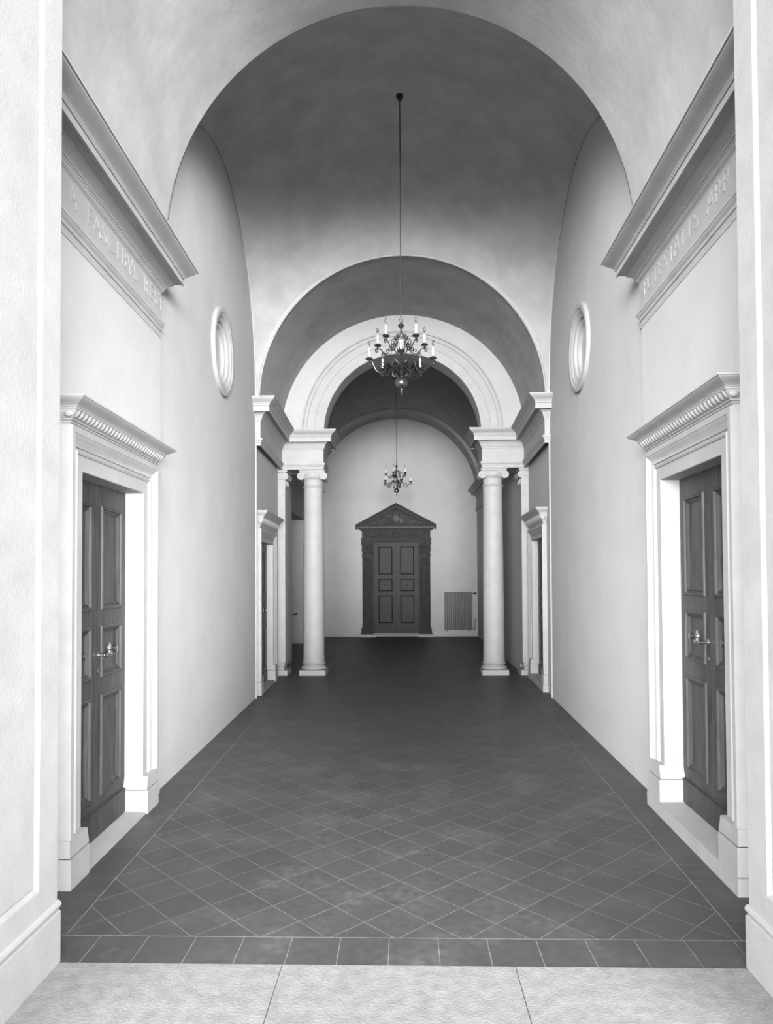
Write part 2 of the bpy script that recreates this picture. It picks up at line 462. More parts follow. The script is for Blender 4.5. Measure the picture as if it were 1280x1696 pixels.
# collar between passage arch and dome edge
A = [pas(a, Y2-.012) for a in arc(64, 0, PI)]
B = [sail(-math.cos(a), 1) for a in arc(64, 0, PI)]
B = [(x, y, h+.002) for x, y, h in B]
m.grid([A, B])
A = [near(a, Y1) for a in arc(64, 0, PI)]; B = [sail(-math.cos(a), -1) for a in arc(64, 0, PI)]
m.grid([A, [(x*1.002, y+.001, h+.001) for x, y, h in B]])
tag(m.build('wall_collar', PLASTER), kind='structure')

# serliana wall above the entablature, with archivolt
AR = 1.285
m = MB()
out = [(-2.35, SP-.02), (-AR, SP-.02)]+[(-AR*math.cos(a), SP+AR*math.sin(a)) for a in arc(48, 0, PI)]+[(AR, SP-.02), (2.35, SP-.02), (2.35, 6.3), (-2.35, 6.3)]
notch_wall(m, out, Y3, Y4)
tag(m.build('wall_back', PLASTER), kind='structure')
m = MB()
prof = [(AR+.001, -.012), (AR+.001, .018), (AR+.15, .018), (AR+.155, .027), (AR+.165, .03), (AR+.275, .03), (AR+.28, .04), (AR+.285, .044), (AR+.30, .05), (AR+.325, .054), (AR+.34, .048), (AR+.342, .066), (AR+.365, .066), (AR+.367, -.01)]
rows = [[(-r*math.cos(a), Y3-o, SP+r*math.sin(a)) for a in arc(72, 0, PI)] for r, o in prof]
m.grid(rows); m.poly([r[0] for r in rows]); m.poly([r[-1] for r in rows])
tag(m.build('trim_7', STONE, smooth=30), kind='structure')

# far hall
HX = -.20
m = MB()
# left stub wall, lateral opening, wall above it, end pier
m.box(-2.5, -2.12, Y4-.01, 13.42, 0, 4.0)
m.box(-2.75, -2.36, 17.12, 19.5, 0, 4.0)
m.box(-2.74, -2.37, 13.40, 17.13, 2.98, 3.99)
m.box(-6.0, -2.36, 17.10, 17.4, 0, 3.2)          # back wall of the lateral room
m.box(-6.0, -2.45, 13.12, 13.41, 0, 3.2)
m.box(-6.0, -2.5, 13.3, 17.3, 3.0, 3.3)
m.box(-6.2, -6.0, 13.12, 14.3, 0, 3.3); m.box(-6.2, -6.0, 16.3, 17.4, 0, 3.3); m.box(-6.2, -6.0, 14.3, 16.3, 0, .9); m.box(-6.2, -6.0, 14.3, 16.3, 2.6, 3.3)  # end wall with an unseen window opening, added to light the far hall
tag(m.build('wall_hall_left', PLASTER), kind='structure')
m = MB(); m.box(1.955, 2.4, Y4-.01, 19.5, 0, 4.0); tag(m.build('wall_hall_right', PLASTER), kind='structure')
m = MB(); notch_wall(m, [(-2.8, 0), (2.4, 0), (2.4, 6.6), (-2.8, 6.6)], 19.0, 19.3); tag(m.build('wall_far', PLASTER), kind='structure')
m = MB()
R1, R2 = 2.25, 2.16
def hv(a, y, R): return (HX-R*math.cos(a), y, 3.70+R*math.sin(a))
rows = [[hv(a, y, R) for a in arc(60, 0, PI)] for y, R in ((Y4-.01, R1), (18.2, R1), (18.2, R2), (19.02, R2))]
m.grid(rows); m.grid([[(x*1.1, y, h+.25) for x, y, h in r] for r in rows])
tag(m.build('ceiling_hall', VAULTM, smooth=40), kind='structure')

# ================================================================ ENTABLATURES
def cornice_prof(top, proj, base=.0, hh=.2):
    """cornice from its foot (height top-hh) to the top; o from base"""
    k = proj/.29; s = hh/.17
    P = [(-.02, top-.17*s), (base+.0, top-.17*s), (base+.008*k, top-.168*s), (base+.008*k, top-.160*s)]
    P += cyma(base+.012*k, top-.158*s, base+.03*k, top-.140*s, 4, 'ovolo')
    P += [(base+.036*k, top-.138*s), (base+.036*k, top-.130*s)]
    P += cyma(base+.045*k, top-.128*s, base+.10*k, top-.105*s, 6, 'cavetto')
    P += [(base+.105*k, top-.105*s), (base+.105*k, top-.098*s), (base+.16*k, top-.098*s), (base+.164*k, top-.106*s), (base+.178*k, top-.106*s), (base+.178*k, top-.066*s), (base+.172*k, top-.064*s), (base+.186*k, top-.062*s), (base+.186*k, top-.054*s)]
    P += cyma(base+.192*k, top-.050*s, base+.28*k, top-.010*s, 8, 'cyma')
    P += [(base+.29*k, top-.010*s), (base+.29*k, top), (-.02, top+.004)]
    return P
def arch_prof(top, bot, base=.0, tp=.035):
    H = top-bot
    return [(-.02, bot), (base+.004, bot), (base+.004, bot+.40*H), (base+.012, bot+.42*H), (base+.014, bot+.46*H), (base+.014, bot+.60*H)] + \
        cyma(base+.014, bot+.60*H, base+tp*.9, bot+.80*H, 4, 'ovolo') + [(base+tp, bot+.80*H), (base+tp, top), (-.02, top)]

def text_mesh(s, size):
    cu = bpy.data.curves.new('t', 'FONT'); cu.body = s; cu.size = size; cu.extrude = .0022; cu.align_x = 'CENTER'
    ob = bpy.data.objects.new('t', cu); C.objects.link(ob)
    dg = bpy.context.evaluated_depsgraph_get(); me = bpy.data.meshes.new_from_object(ob.evaluated_get(dg))
    vs = [tuple(v.co) for v in me.vertices]; fs = [tuple(p.vertices) for p in me.polygons]
    bpy.data.objects.remove(ob); return vs, fs

def near_entablature(sd):
    dz = -.015 if sd < 0 else .015
    y0, y1 = YP+.003, 5.27 if sd < 0 else 5.31
    side = 'left' if sd < 0 else 'right'
    root = empty('entablature', (sd*1.76, 4.1, 3.4))
    tag(root, 'long inscribed stone entablature with deep cornice high on the near %s wall' % side, 'entablature', 'inscribed entablatures above the near doors')
    def part(name, prof, T=None):
        m = MB(); m.T = wmap(sd)
        rows = [[(y, o, h+dz) for o, h in prof] for y in (y0, y1)]
        m.grid(rows); m.poly(rows[0]); m.poly(rows[1])
        o = m.build(name, STONE, smooth=25); o.parent = root; o.matrix_parent_inverse = Matrix.Translation(-root.location)
        return o
    part('cornice', cornice_prof(3.925, .29, 0, .165))
    fz = part('frieze', [(-.02, 3.54), (.006, 3.54), (.006, 3.765), (-.02, 3.765)])
    part('architrave', arch_prof(3.54, 3.425))
    txt, ys = (('A FASCIBVS REST', 3.747) if sd < 0 else ('POTESTATIS ARR', 5.157))
    for i, ch in enumerate(txt):
        if ch == ' ': continue
        y = ys+.108*i if sd < 0 else ys-.1075*i
        if y < y0+.03: continue
        m = MB(); vs, fs = text_mesh(ch, .165)
        # reading left to right: left wall towards the depth, right wall towards the viewer
        m.add([(sd*(W(y)-.006-.0026*(1 if z > 0 else -1)), y+(x if sd < 0 else -x), 3.632+dz+z2) for x, z2, z in vs], fs)
        o = m.build('carved_letter', STONE); o.parent = fz
    return root
for sd in (-1, 1): near_entablature(sd)
bpy.context.view_layer.update()

def adopt(o, root, root_loc=None):
    o.parent = root
    if root_loc is None: root_loc = root.location
    o.location = Vector(o.location)-Vector(root_loc)
    return o

def serl_entablature(sd):
    root = empty('entablature', (sd*1.7, Y3, 3.36))
    side = 'left' if sd < 0 else 'right'
    tag(root, 'stone entablature turning the corner above the %s column and passage wall' % side, 'entablature', 'entablatures over the columns')
    o = .03; fx = 1.29
    path = [(-(W(Y2)+.03), Y2-.02), (-(W(Y2)-.045), Y2-.02), (-(W(11.5)-o), 11.50), (-fx, 11.50), (-fx, 12.02), (-fx-.6, 12.02)]
    if sd > 0: path = [(-x, y) for x, y in path]
    s = -1 if sd < 0 else 1
    def part(name, prof):
        m = MB(); sweep(m, prof, path, s, caps=True); adopt(m.build(name, STONE, smooth=25), root)
    part('cornice', cornice_prof(3.975, .225, 0, .30))
    m = MB(); prof = [(-.015, 3.455), (.0, 3.455), (.0, 3.68), (-.015, 3.68)]; sweep(m, prof, path, s)
    a, b = sorted((sd*(fx+.01), sd*(W(11.9)+.1)))
    m.box(a, b, 11.51, 12.01, 3.366, 3.96)
    adopt(m.build('frieze', STONE), root)
    part('architrave', arch_prof(3.46, 3.36, 0, .03))
for sd in (-1, 1): serl_entablature(sd)

def hall_entablature(sd):
    side = 'left' if sd < 0 else 'right'
    X = -2.36 if sd < 0 else 1.955
    m = MB()
    yy = 17.1 if sd < 0 else 15.0
    path = [(X, yy), (X, 18.995)] if sd < 0 else [(X, yy), (X, 18.995)]
    sweep(m, cornice_prof(3.90, .24, 0, .22), path, -1 if sd < 0 else 1)
    sweep(m, [(-.02, 3.34), (.03, 3.34), (.035, 3.42), (.01, 3.46), (.01, 3.70), (-.02, 3.70)], path, -1 if sd < 0 else 1)
    tag(m.build('trim_8' if sd < 0 else 'trim_9', STONE, smooth=25), kind='structure')
for sd in (-1, 1): hall_entablature(sd)

# ================================================================ COLUMNS
def spiral(cx, cz, r0, turns, dirn, n=40, r1=.004, a0=PI/2):
    out = []
    for i in range(n+1):
        t = i/n; r = r0*(1-t)**1.1+r1; a = a0+dirn*2*PI*turns*t
        out.append((cx+r*math.cos(a), cz+r*math.sin(a)))
    return out
def capital_meshes(zt, half, depth, sides=(-1, 1)):
    """ionic volutes (bolsters along Y with spirals on both faces) at height zt"""
    m = MB()
    for s in sides:
        cx = s*half; R = .062
        prof = [(R, -depth), (R*1.0, -depth+.03), (R*.78, -depth*.4), (R*.72, -.012), (R*.82, -.008), (R*.82, .008), (R*.72, .012), (R*.78, depth*.4), (R, depth-.03), (R, depth)]
        m.lathe([(r, y) for r, y in prof], (cx, 0, zt), 24, 'y')
        for f in (-1, 1):
            sp = spiral(cx, zt, R-.006, 2.0, s, 50)
            m.tube([(x, f*depth, z) for x, z in sp], .006, 5)
            m.lathe([(.012, 0), (.012, f*.008), (.001, f*.012)], (cx, f*depth, zt), 12, 'y')
    return m
def column(sd):
    x, y = sd*1.485, 11.745
    side = 'left' if sd < 0 else 'right'
    root = empty('column', (x, y, 0))
    tag(root, 'smooth pale stone Ionic column standing free on the %s of the passage' % side, 'column', 'columns under the inner arch')
    m = MB(); m.box(-.215, .215, -.215, .215, 0, .085)
    P = [(.205, .085)]+[(.185+.022*math.cos(a), .112+.026*math.sin(a)) for a in arc(10, -PI/2, PI/2)]
    P += [(.182, .142), (.172, .150), (.170, .160), (.176, .168), (.182, .170)]+[(.178+.014*math.cos(a), .186+.015*math.sin(a)) for a in arc(8, -PI/2, PI/2)]+[(.176, .204), (.176, .212), (.168, .216)]
    m.lathe(P, n=48); o = m.build('base', STONE, smooth=35); o.parent = root
    m = MB(); P = []
    for i in range(25):
        t = i/24; z = .21+t*(3.08-.21)
        r = .1735-.016*max(0, (t-.25)/.75)**1.4
        if t < .03: r += .004*(1-t/.03)
        P.append((r, z))
    m.lathe(P, n=48); o = m.build('shaft', STONE, smooth=35); o.parent = root
    cap = MB()
    cap.lathe([(.158, 3.07)]+[(.164+.012*math.cos(a), 3.092+.012*math.sin(a)) for a in arc(8, -PI/2, PI/2)]+[(.157, 3.108)], n=40)
    # fluted neck
    rows = []
    n = 96
    for z in (3.105, 3.125, 3.19, 3.205):
        row = []
        for k in range(n):
            a = 2*PI*k/n; dep = .008 if z in (3.125, 3.19) else 0
            r = .155-dep*(0.5+0.5*math.cos(24*a)); row.append((r*math.cos(a), r*math.sin(a), z))
        rows.append(row)
    cap.grid(rows, cu=True)
    cap.lathe([(.155, 3.205), (.163, 3.209), (.163, 3.217)]+cyma(.165, 3.219, .19, 3.262, 5, 'ovolo')+[(.19, 3.30)], n=40)
    for k in range(24):       # eggs
        a = 2*PI*k/24; cxx, cyy = .183*math.cos(a), .183*math.sin(a)
        cap.lathe([(.002, -.02), (.012, -.012), (.016, 0), (.014, .012), (.004, .018)], (cxx, cyy, 3.242), 8)
    cap.box(-.2, .2, -.17, .17, 3.292, 3.325); cap.box(-.205, .205, -.2, .2, 3.325, 3.345); cap.box(-.215, .215, -.215, .215, 3.345, 3.361)
    o = cap.build('capital', STONE, smooth=35); o.parent = root
    v = capital_meshes(3.262, .185, .175).build('volutes', STONE, smooth=35); v.parent = o
def pilaster(sd):
    side = 'left' if sd < 0 else 'right'
    root = empty('pilaster', (sd*2.03, 11.745, 0))
    tag(root, 'square Ionic pilaster against the wall on the %s of the free column' % side, 'pilaster', 'wall pilasters beside the columns')
    xi, xo = 1.93, 2.12; hy = .175
    def sq(m, off, z0, z1):
        a, b = sorted((sd*(xi-off), sd*xo)); m.box(a-sd*2.03, b-sd*2.03, -hy-off, hy+off, z0, z1)
    m = MB(); sq(m, .035, 0, .085)
    pr = [(.02, .085), (.032, .10), (.034, .115), (.028, .135), (.014, .142), (.005, .155), (.012, .170), (.020, .18), (.020, .192), (.010, .202), (.006, .212), (0, .22)]
    path = [(sd*(xo-2.03), hy), (sd*(xi-2.03), hy), (sd*(xi-2.03), -hy), (sd*(xo-2.03), -hy)]
    sweep(m, [(-.02, .08)]+pr+[(-.02, .22)], path, 1 if sd > 0 else -1)
    sweep(m, [(-.02, .08)]+pr+[(-.02, .22)], path[::-1], 1 if sd < 0 else -1)
    o = m.build('base', STONE, smooth=35); o.parent = root
    m = MB(); sq(m, 0, .2, 3.36); o = m.build('shaft', STONE); o.parent = root
    m = MB(); sq(m, .012, 3.08, 3.10); sq(m, .02, 3.205, 3.225); sq(m, .03, 3.24, 3.29); sq(m, .04, 3.325, 3.361)
    for k in range(9):
        yy = -hy+.03+k*.0385; xx = sd*(xi-2.03)
        m.tube([(xx, yy, 3.12), (xx, yy, 3.19)], .007, 6)
    o = m.build('capital', STONE, smooth=35); o.parent = root
    vm = capital_meshes(3.262, xi-2.03+.005, .19, (1,) if sd > 0 else (1,))
    if sd < 0: vm.v = [(-x, y, z) for x, y, z in vm.v]
    v = vm.build('volutes', STONE, smooth=35); v.parent = o
for sd in (-1, 1): column(sd); pilaster(sd)

# ================================================================ DOORS
LEAFPROF = [(0, 0), (.004, .008), (.012, .013), (.020, .010), (.024, -.002), (.030, -.006), (.036, -.002), (.042, -.008), (.05, -.016), (.056, -.018)]
def hardware(leaf, T, u, h, s, keyh=True, root=None):
    m = MB(); m.T = T
    def ring(uc, d0, hc, prof, n=20):
        rows = [[(uc+r*math.cos(2*PI*k/n), d0+d, hc+r*math.sin(2*PI*k/n)) for k in range(n)] for r, d in prof]
        m.grid(rows, cu=True); m.poly(rows[-1])
    return m, ring
def side_door(sd, rng, zb, zt, hoodtop, hood, label, far=False, step=0.0, ref=None):
    """a pair of panelled leaves in a moulded stone surround with a hood; local (Y, offset, height)"""
    cy = (rng[0]+rng[1])/2; dz = zb-.005
    offw = -.05 if far else 0.0
    T = wmap(sd, (lambda y: W(y)-offw))
    root = empty('door_%d' % ref, (sd*W(cy), cy, 0))
    tag(root, label, kind='structure')
    def put(m, name, mat, parent=root, smooth=None):
        o = m.build(name, mat, smooth=smooth); o.parent = parent
        if parent is root: o.matrix_parent_inverse = Matrix.Translation(-root.location)
        return o
    LD = .03 if far else 0.0
    # leaves
    w = (rng[1]-rng[0])
    hs = [(.235, .87), (.975, 1.305), (1.40, 2.06)]
    k = (zt-.03-zb)/2.16
    for i in range(2):
        a = rng[0]-.01+i*(w/2+.01); b = a+w/2+.01
        m = MB(); m.T = T
        mid_gap = .075
        ins = [(a+.085 if i == 0 else a+mid_gap, b-(mid_gap if i == 0 else .085))]
        pan = [(ins[0][0], ins[0][1], zb+h0*k, zb+h1*k) for h0, h1 in hs]
        panelled(m, a, b-.002, zb+.004, zt+.03, pan, -.10+LD, -.15+LD, LEAFPROF)
        m.box(a+.001, b-.003, -.10+LD, -.088+LD, zb+.006, zb+.155*k); m.box(a+.001, b-.003, -.10+LD, -.083+LD, zb+.155*k, zb+.167*k)
        leaf = put(m, 'door_leaf', WOOD)
        uc = (ins[0][0]+ins[0][1])/2; hc = zb+1.14*k
        m, ring = hardware(leaf, T, uc, hc, 1)
        ring(uc, -.118+LD, hc, [(.034, 0), (.04, .006), (.034, .012), (.02, .008), (.012, .01), (.014, .03), (.022, .045), (.02, .055), (.004, .058)])
        kb = put(m, 'door_knob', METAL, leaf, 40)
        if i == 1:
            m, ring = hardware(leaf, T, uc, hc, 1)
            uh = a+.03
            ring(uh, -.10, hc-.02, [(.02, 0), (.022, .006), (.012, .010), (.009, .012), (.009, .045), (.014, .05), (.016, .062), (.004, .068)])
            n = 12; pts = [(uh+.02*0, -.048, hc-.02)]
            m2 = MB(); m2.T = T
            rows = []
            for q in range(13):
                t = q/12; r = .0075+.003*math.sin(t*PI*5)**2
                rows.append([(uh+t*.10, -.048+r*math.cos(2*PI*z/8), hc-.02-.004*math.sin(t*PI)+r*math.sin(2*PI*z/8)) for z in range(8)])
            m.grid(rows, cu=True); m.poly(rows[0]); m.poly(rows[-1])
            put(m, 'lever_handle', METAL, leaf, 40)
            m, ring = hardware(leaf, T, uc, hc, 1)
            ring(uh, -.10, hc-.12, [(.013, 0), (.015, .004), (.010, .006), (.004, .003)])
            put(m, 'keyhole_cover', METAL, leaf, 40)
    # surround: fascia, bead, cavetto, outer fillet, carried round three sides above base blocks
    SW = .215 if not far else .17
    e = SW/.215
    prof = [(0, -.10), (0, .022), (.004, .026), (.085*e, .026), (.088*e, .034), (.098*e, .040), (.106*e, .034), (.108*e, .026), (.118*e, .026), (.12*e, .036)]
    prof += [(.12*e+.055*e*t, .036+.024*t*t) for t in (0, .25, .5, .75, 1)]+[(.18*e, .062), (.183*e, .066), (SW, .066), (SW, -.01)]
    bh = zb+.24 if not far else zb+.22
    u0, u1 = rng
    m = MB(); m.T = T; rows = []
    for d, o in prof: rows.append([(u0-d, o, bh), (u0-d, o, zt+d), (u1+d, o, zt+d), (u1+d, o, bh)])
    m.grid(rows); m.poly([r[0] for r in rows]); m.poly([r[-1] for r in rows])
    # base blocks with their flared tops
    for s, uu in ((-1, u0), (1, u1)):
        a, b = sorted((uu-s*.0, uu+s*SW))
        bt = zb+.145
        m.box(a-(.018 if s > 0 else 0), b+(.018 if s < 0 else 0), -.10, .067, -.0, bt)
        # flared ogee
        rows = []
        for q in range(9):
            t = q/8; fl = .022*(1-t*t*(3-2*t)); hh = bt+.006+t*(bh-bt-.008)
            aa, cc = a-(fl if s > 0 else 0), b+(fl if s < 0 else 0)
            rows.append([(aa, -.10, hh), (aa, .062, hh), (cc, .062, hh), (cc, -.10, hh)])
        m.grid(rows, cu=True); m.poly(rows[0]); m.poly(rows[-1])
        m.box(a+.002, b-.002, -.1, .024, bh-.012, bh+.001)
    # head reveal
    put(m, 'door_surround', STONE, smooth=25)
    # hood
    m = MB(); m.T = T
    r0, r1 = u0-SW+.015, u1+SW-.015
    def band(prof, m=m):
        rows = [[(r0-o, -.01, h), (r0-o, o+.05, h), (r1+o, o+.05, h), (r1+o, -.01, h)] for o, h in prof]
        m.grid(rows); m.poly(rows[-1]); m.poly(rows[0])
    b0 = zt+SW; H = hoodtop-b0
    pj = hood
    P = [(-.012, b0-.004), (-.008, b0), (-.006, b0+.10*H), (.0, b0+.12*H), (.0, b0+.18*H), (.010, b0+.21*H), (.012, b0+.26*H), (.018, b0+.28*H)]
    P += cyma(.020, b0+.30*H, .044, b0+.54*H, 5, 'ovolo')
    P += [(.050, b0+.56*H), (.050, b0+.62*H)]
    P += cyma(.054, b0+.64*H, pj-.006, b0+.94*H, 8, 'cyma')+[(pj, b0+.94*H), (pj, hoodtop)]
    band(P)
    hd = put(m, 'door_hood', STONE, smooth=25)
    # egg and dart
    m = MB(); m.T = T
    nE = 30
    hc = b0+.43*H; rr = .15*H
    for q in range(nE):
        yy = r0-.025+(r1-r0+.05)*(q+.5)/nE; ww = (r1-r0+.05)/nE*.44
        rows = []
        for i in range(5):
            th = PI*i/4; rad = math.sin(th)
            rows.append([(yy+ww*max(rad, .06)*math.cos(2*PI*k/8), .050+.034+.6*(rr*math.cos(th))+.012*max(rad, .06)*math.sin(2*PI*k/8), hc+rr*math.cos(th)) for k in range(8)])
        m.grid(rows, cu=True); m.poly(rows[0]); m.poly(rows[-1])
    for s, yy in ((-1, r0-.034), (1, r1+.034)):
        rows = []
        for i in range(5):
            th = PI*i/4; rad = max(math.sin(th), .06)
            rows.append([(yy+.014*rad*math.cos(2*PI*k/8), .05+.028*rad*math.sin(2*PI*k/8), hc+rr*math.cos(th)) for k in range(8)])
        m.grid(rows, cu=True); m.poly(rows[0]); m.poly(rows[-1])
    put(m, 'egg_and_dart_band', STONE, hd, 50)
    # threshold slab
    m = MB(); m.T = T
    if step > .05: m.box(u0-SW-.02, u1+SW+.02, -.3, .075, 0.0, step)
    else: m.box(u0+.022, u1-.022, -.3, .055, 0.0, max(step, .012))
    put(m, 'threshold', STONE)
    # dark room behind
    return root
side_door(-1, DOOR1, .012, 2.185, 2.535, .115, 'near left walnut double door in a pale moulded surround with a projecting hood', ref=1, step=.012)
side_door(1, DOOR1, .09, 2.245, 2.60, .115, 'near right walnut double door above a raised stone step with a projecting hood', ref=2, step=.09)
side_door(-1, DOOR3[-1], .03, 2.10, 2.51, .115, 'narrow side door in the passage left of the left column', far=True, ref=3, step=.03)
side_door(1, DOOR3[1], .09, 2.15, 2.55, .115, 'narrow side door in the passage right of the right column', far=True, ref=4, step=.09)

# far pedimented door (local: x about its centre, d towards the viewer, h)
def far_door():
    CX, YB = -.205, 19.0
    root = empty('door_5', (CX, YB, 0))
    tag(root, 'dark pedimented double door with fluted pilasters at the far end of the hall', kind='structure')
    T = lambda x, d, h: (x, -d, h)
    def put(m, name, mat, parent=root, smooth=None):
        o = m.build(name, mat, smooth=smooth); o.parent = parent; return o
    for s in (-1, 1):
        a, b = sorted((s*.004, s*.585))
        ia, ib = a+(.11 if s < 0 else .10), b-(.10 if s < 0 else .11)
        m = MB(); m.T = T
        panelled(m, a, b, .10, 2.52, [(ia, ib, .36, 1.10), (ia, ib, 1.21, 1.545), (ia, ib, 1.66, 2.41)], .03, -.01,
                 [(0, 0), (.01, .004), (.02, -.016), (.045, -.026), (.055, -.026)])
        if s < 0: m.box(-.025, .025, .03, .048, .10, 2.52)
        leaf = put(m, 'door_leaf', WOODFAR)
        m = MB(); m.T = T
        def ring(uc, hc, prof, d0, n=18):
            rows = [[(uc+r*math.cos(2*PI*k/n), d0+d, hc+r*math.sin(2*PI*k/n)) for k in range(n)] for r, d in prof]
            m.grid(rows, cu=True); m.poly(rows[-1])
        ring((ia+ib)/2, 1.38, [(.05, 0), (.055, .01), (.04, .012), (.025, .006), (.02, .02), (.025, .04), (.01, .05)], .01)
        put(m, 'door_knob', DARKM, leaf, 40)
        if s > 0:
            m = MB(); m.T = T
            m.box(.03, .13, .05, .065, 1.355, 1.375); m.box(.035, .055, .03, .065, 1.35, 1.38)
            m.box(.03, .055, .03, .036, 1.22, 1.28)
            put(m, 'lever_handle', DARKM, leaf)
    m = MB(); m.T = T; m.box(-.62, .62, -.0, .012, .09, 2.54)
    for s in (-1, 1):
        a, b = sorted((s*.588, s*.61)); m.box(a, b, 0, .05, .09, 2.54)
    m.box(-.61, .61, 0, .05, 2.522, 2.54)
    put(m, 'door_frame', WOODFAR)
    # surround
    for s in (-1, 1):
        m = MB(); m.T = T
        x0, x1 = .605, .905
        def bx(o, h0, h1, d):
            a, b = sorted((s*(x0-min(o, .0)), s*(x1+o))); m.box(a, b, 0, d, h0, h1)
        bx(.05, .0, .10, .17); bx(.03, .10, .22, .14); bx(.02, .22, .26, .125)
        bx(0, .26, 2.14, .08)
        n = 7; w = (x1-x0-.03)/n
        for k in range(n):
            xa = x0+.02+k*w; xc = s*(xa+w*.5)
            m.tube([(xc, .085, .30), (xc, .085, 2.10)], w*.30, 8)
        bx(.015, 2.14, 2.18, .11); bx(.0, 2.18, 2.28, .09); bx(.02, 2.28, 2.32, .12); bx(.01, 2.32, 2.46, .10); bx(.03, 2.46, 2.53, .14)
        for k in range(5):
            xc = s*(x0+.03+k*.06); m.tube([(xc, .11, 2.19), (xc, .12, 2.24), (xc, .14, 2.27)], [.02, .024, .012], 6)
            m.tube([(xc, .11, 2.33), (xc, .13, 2.40), (xc, .14, 2.44)], [.02, .022, .010], 6)
        put(m, 'fluted_pilaster', PIETRA, smooth=40)
    m = MB(); m.T = T
    m.box(-.925, .925, 0, .13, 2.53, 2.60); m.box(-.94, .94, 0, .15, 2.60, 2.63); m.box(-.91, .91, 0, .11, 2.63, 2.83)
    # carved frieze relief: garlands and a centre scroll
    for c, r in ((-.6, .22), (-.22, .16), (.22, .16), (.6, .22)):
        m.tube([(c+r*math.cos(a), .115, 2.80+.12*math.sin(a)) for a in arc(14, PI, 2*PI)], .014, 6)
    m.tube([(.06*math.cos(a), .12, 2.72+.05*math.sin(a)) for a in arc(16, 0, 2*PI)], .014, 6)
    put(m, 'frieze', PIETRA, smooth=40)
    m = MB(); m.T = T
    def cb(o, h0, h1): m.box(-.91-o, .91+o, 0, .11+o, h0, h1)
    cb(.03, 2.83, 2.855); cb(.07, 2.855, 2.88); cb(.16, 2.93, 2.955)
    # tympanum
    A = 3.50; hw = .93
    m.add([(-hw, .10, 2.95), (hw, .10, 2.95), (0, .10, A-.06), (-hw, 0, 2.95), (hw, 0, 2.95), (0, 0, A-.06)], [(0, 1, 2), (3, 5, 4), (0, 3, 4, 1), (1, 4, 5, 2), (2, 5, 3, 0)])
    # raking cornice
    for s in (-1, 1):
        for th0, th1, dd in ((.0, .05, .24), (.05, .075, .20), (.075, .12, .14)):
            ax, ah = s*1.075, 2.955; bx_, bh = 0, 3.565
            q = [(ax, ah-th1+.03), (ax, ah-th0+.03), (bx_, bh-th0), (bx_, bh-th1)]
            m.add([(x, 0, h) for x, h in q]+[(x, dd, h) for x, h in q], [(0, 1, 2, 3), (7, 6, 5, 4), (0, 4, 5, 1), (1, 5, 6, 2), (2, 6, 7, 3), (3, 7, 4, 0)])
    pd = put(m, 'pediment', PIETRA)
    m = MB(); m.T = T; m.box(-1.03, 1.03, 0, .235, 2.885, 2.93)  # paler strips paint the light caught along the pediment ledges
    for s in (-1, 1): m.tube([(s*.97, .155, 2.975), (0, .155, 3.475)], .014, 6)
    put(m, 'lit_fillet', WORN_LIT, pd)
    # carved relief in the tympanum: shield, smaller shield, ribbons
    m = MB(); m.T = T
    def shield(cx, cz, w, h):
        out = [(cx-w, cz+h), (cx+w, cz+h), (cx+w, cz), (cx+w*.6, cz-h*.6), (cx, cz-h), (cx-w*.6, cz-h*.6), (cx-w, cz)]
        m.grid([[(x, .10, z) for x, z in out], [(x, .135, z) for x, z in out]], cu=True); m.poly([(x, .135, z) for x, z in out])
    shield(.0, 3.14, .075, .085); shield(.14, 3.09, .05, .07)
    m.tube([(.04*math.cos(a), .13, 3.27+.03*math.sin(a)) for a in arc(12, 0, 2*PI)], .014, 6)
    for s in (-1, 1):
        m.tube([(s*(.13+.10*i+.0), .12, 3.22-.045*i+.03*math.sin(i*1.9)) for i in range(6)], [.02, .018, .016, .014, .011, .007], 6)
        m.tube([(s*(.22+.09*i), .12, 3.05+.025*math.sin(i*2.3)) for i in range(6)], .012, 6)
    put(m, 'carved_relief', WORN_LIT, pd, 40)
    m = MB(); m.T = T; m.box(-.96, .98, 0, .20, .0, .075); put(m, 'threshold', STONE)
far_door()

# doormat
m = MB(); m.box(-.56, .56, -.19, .19, 0.0, .022); m.box(-.545, .545, -.175, .175, .022, .028)
o = m.build('doormat', MATM); o.location = (-.18, 18.53, 0)
tag(o, 'thin dark doormat lying before the pedimented door', 'doormat')

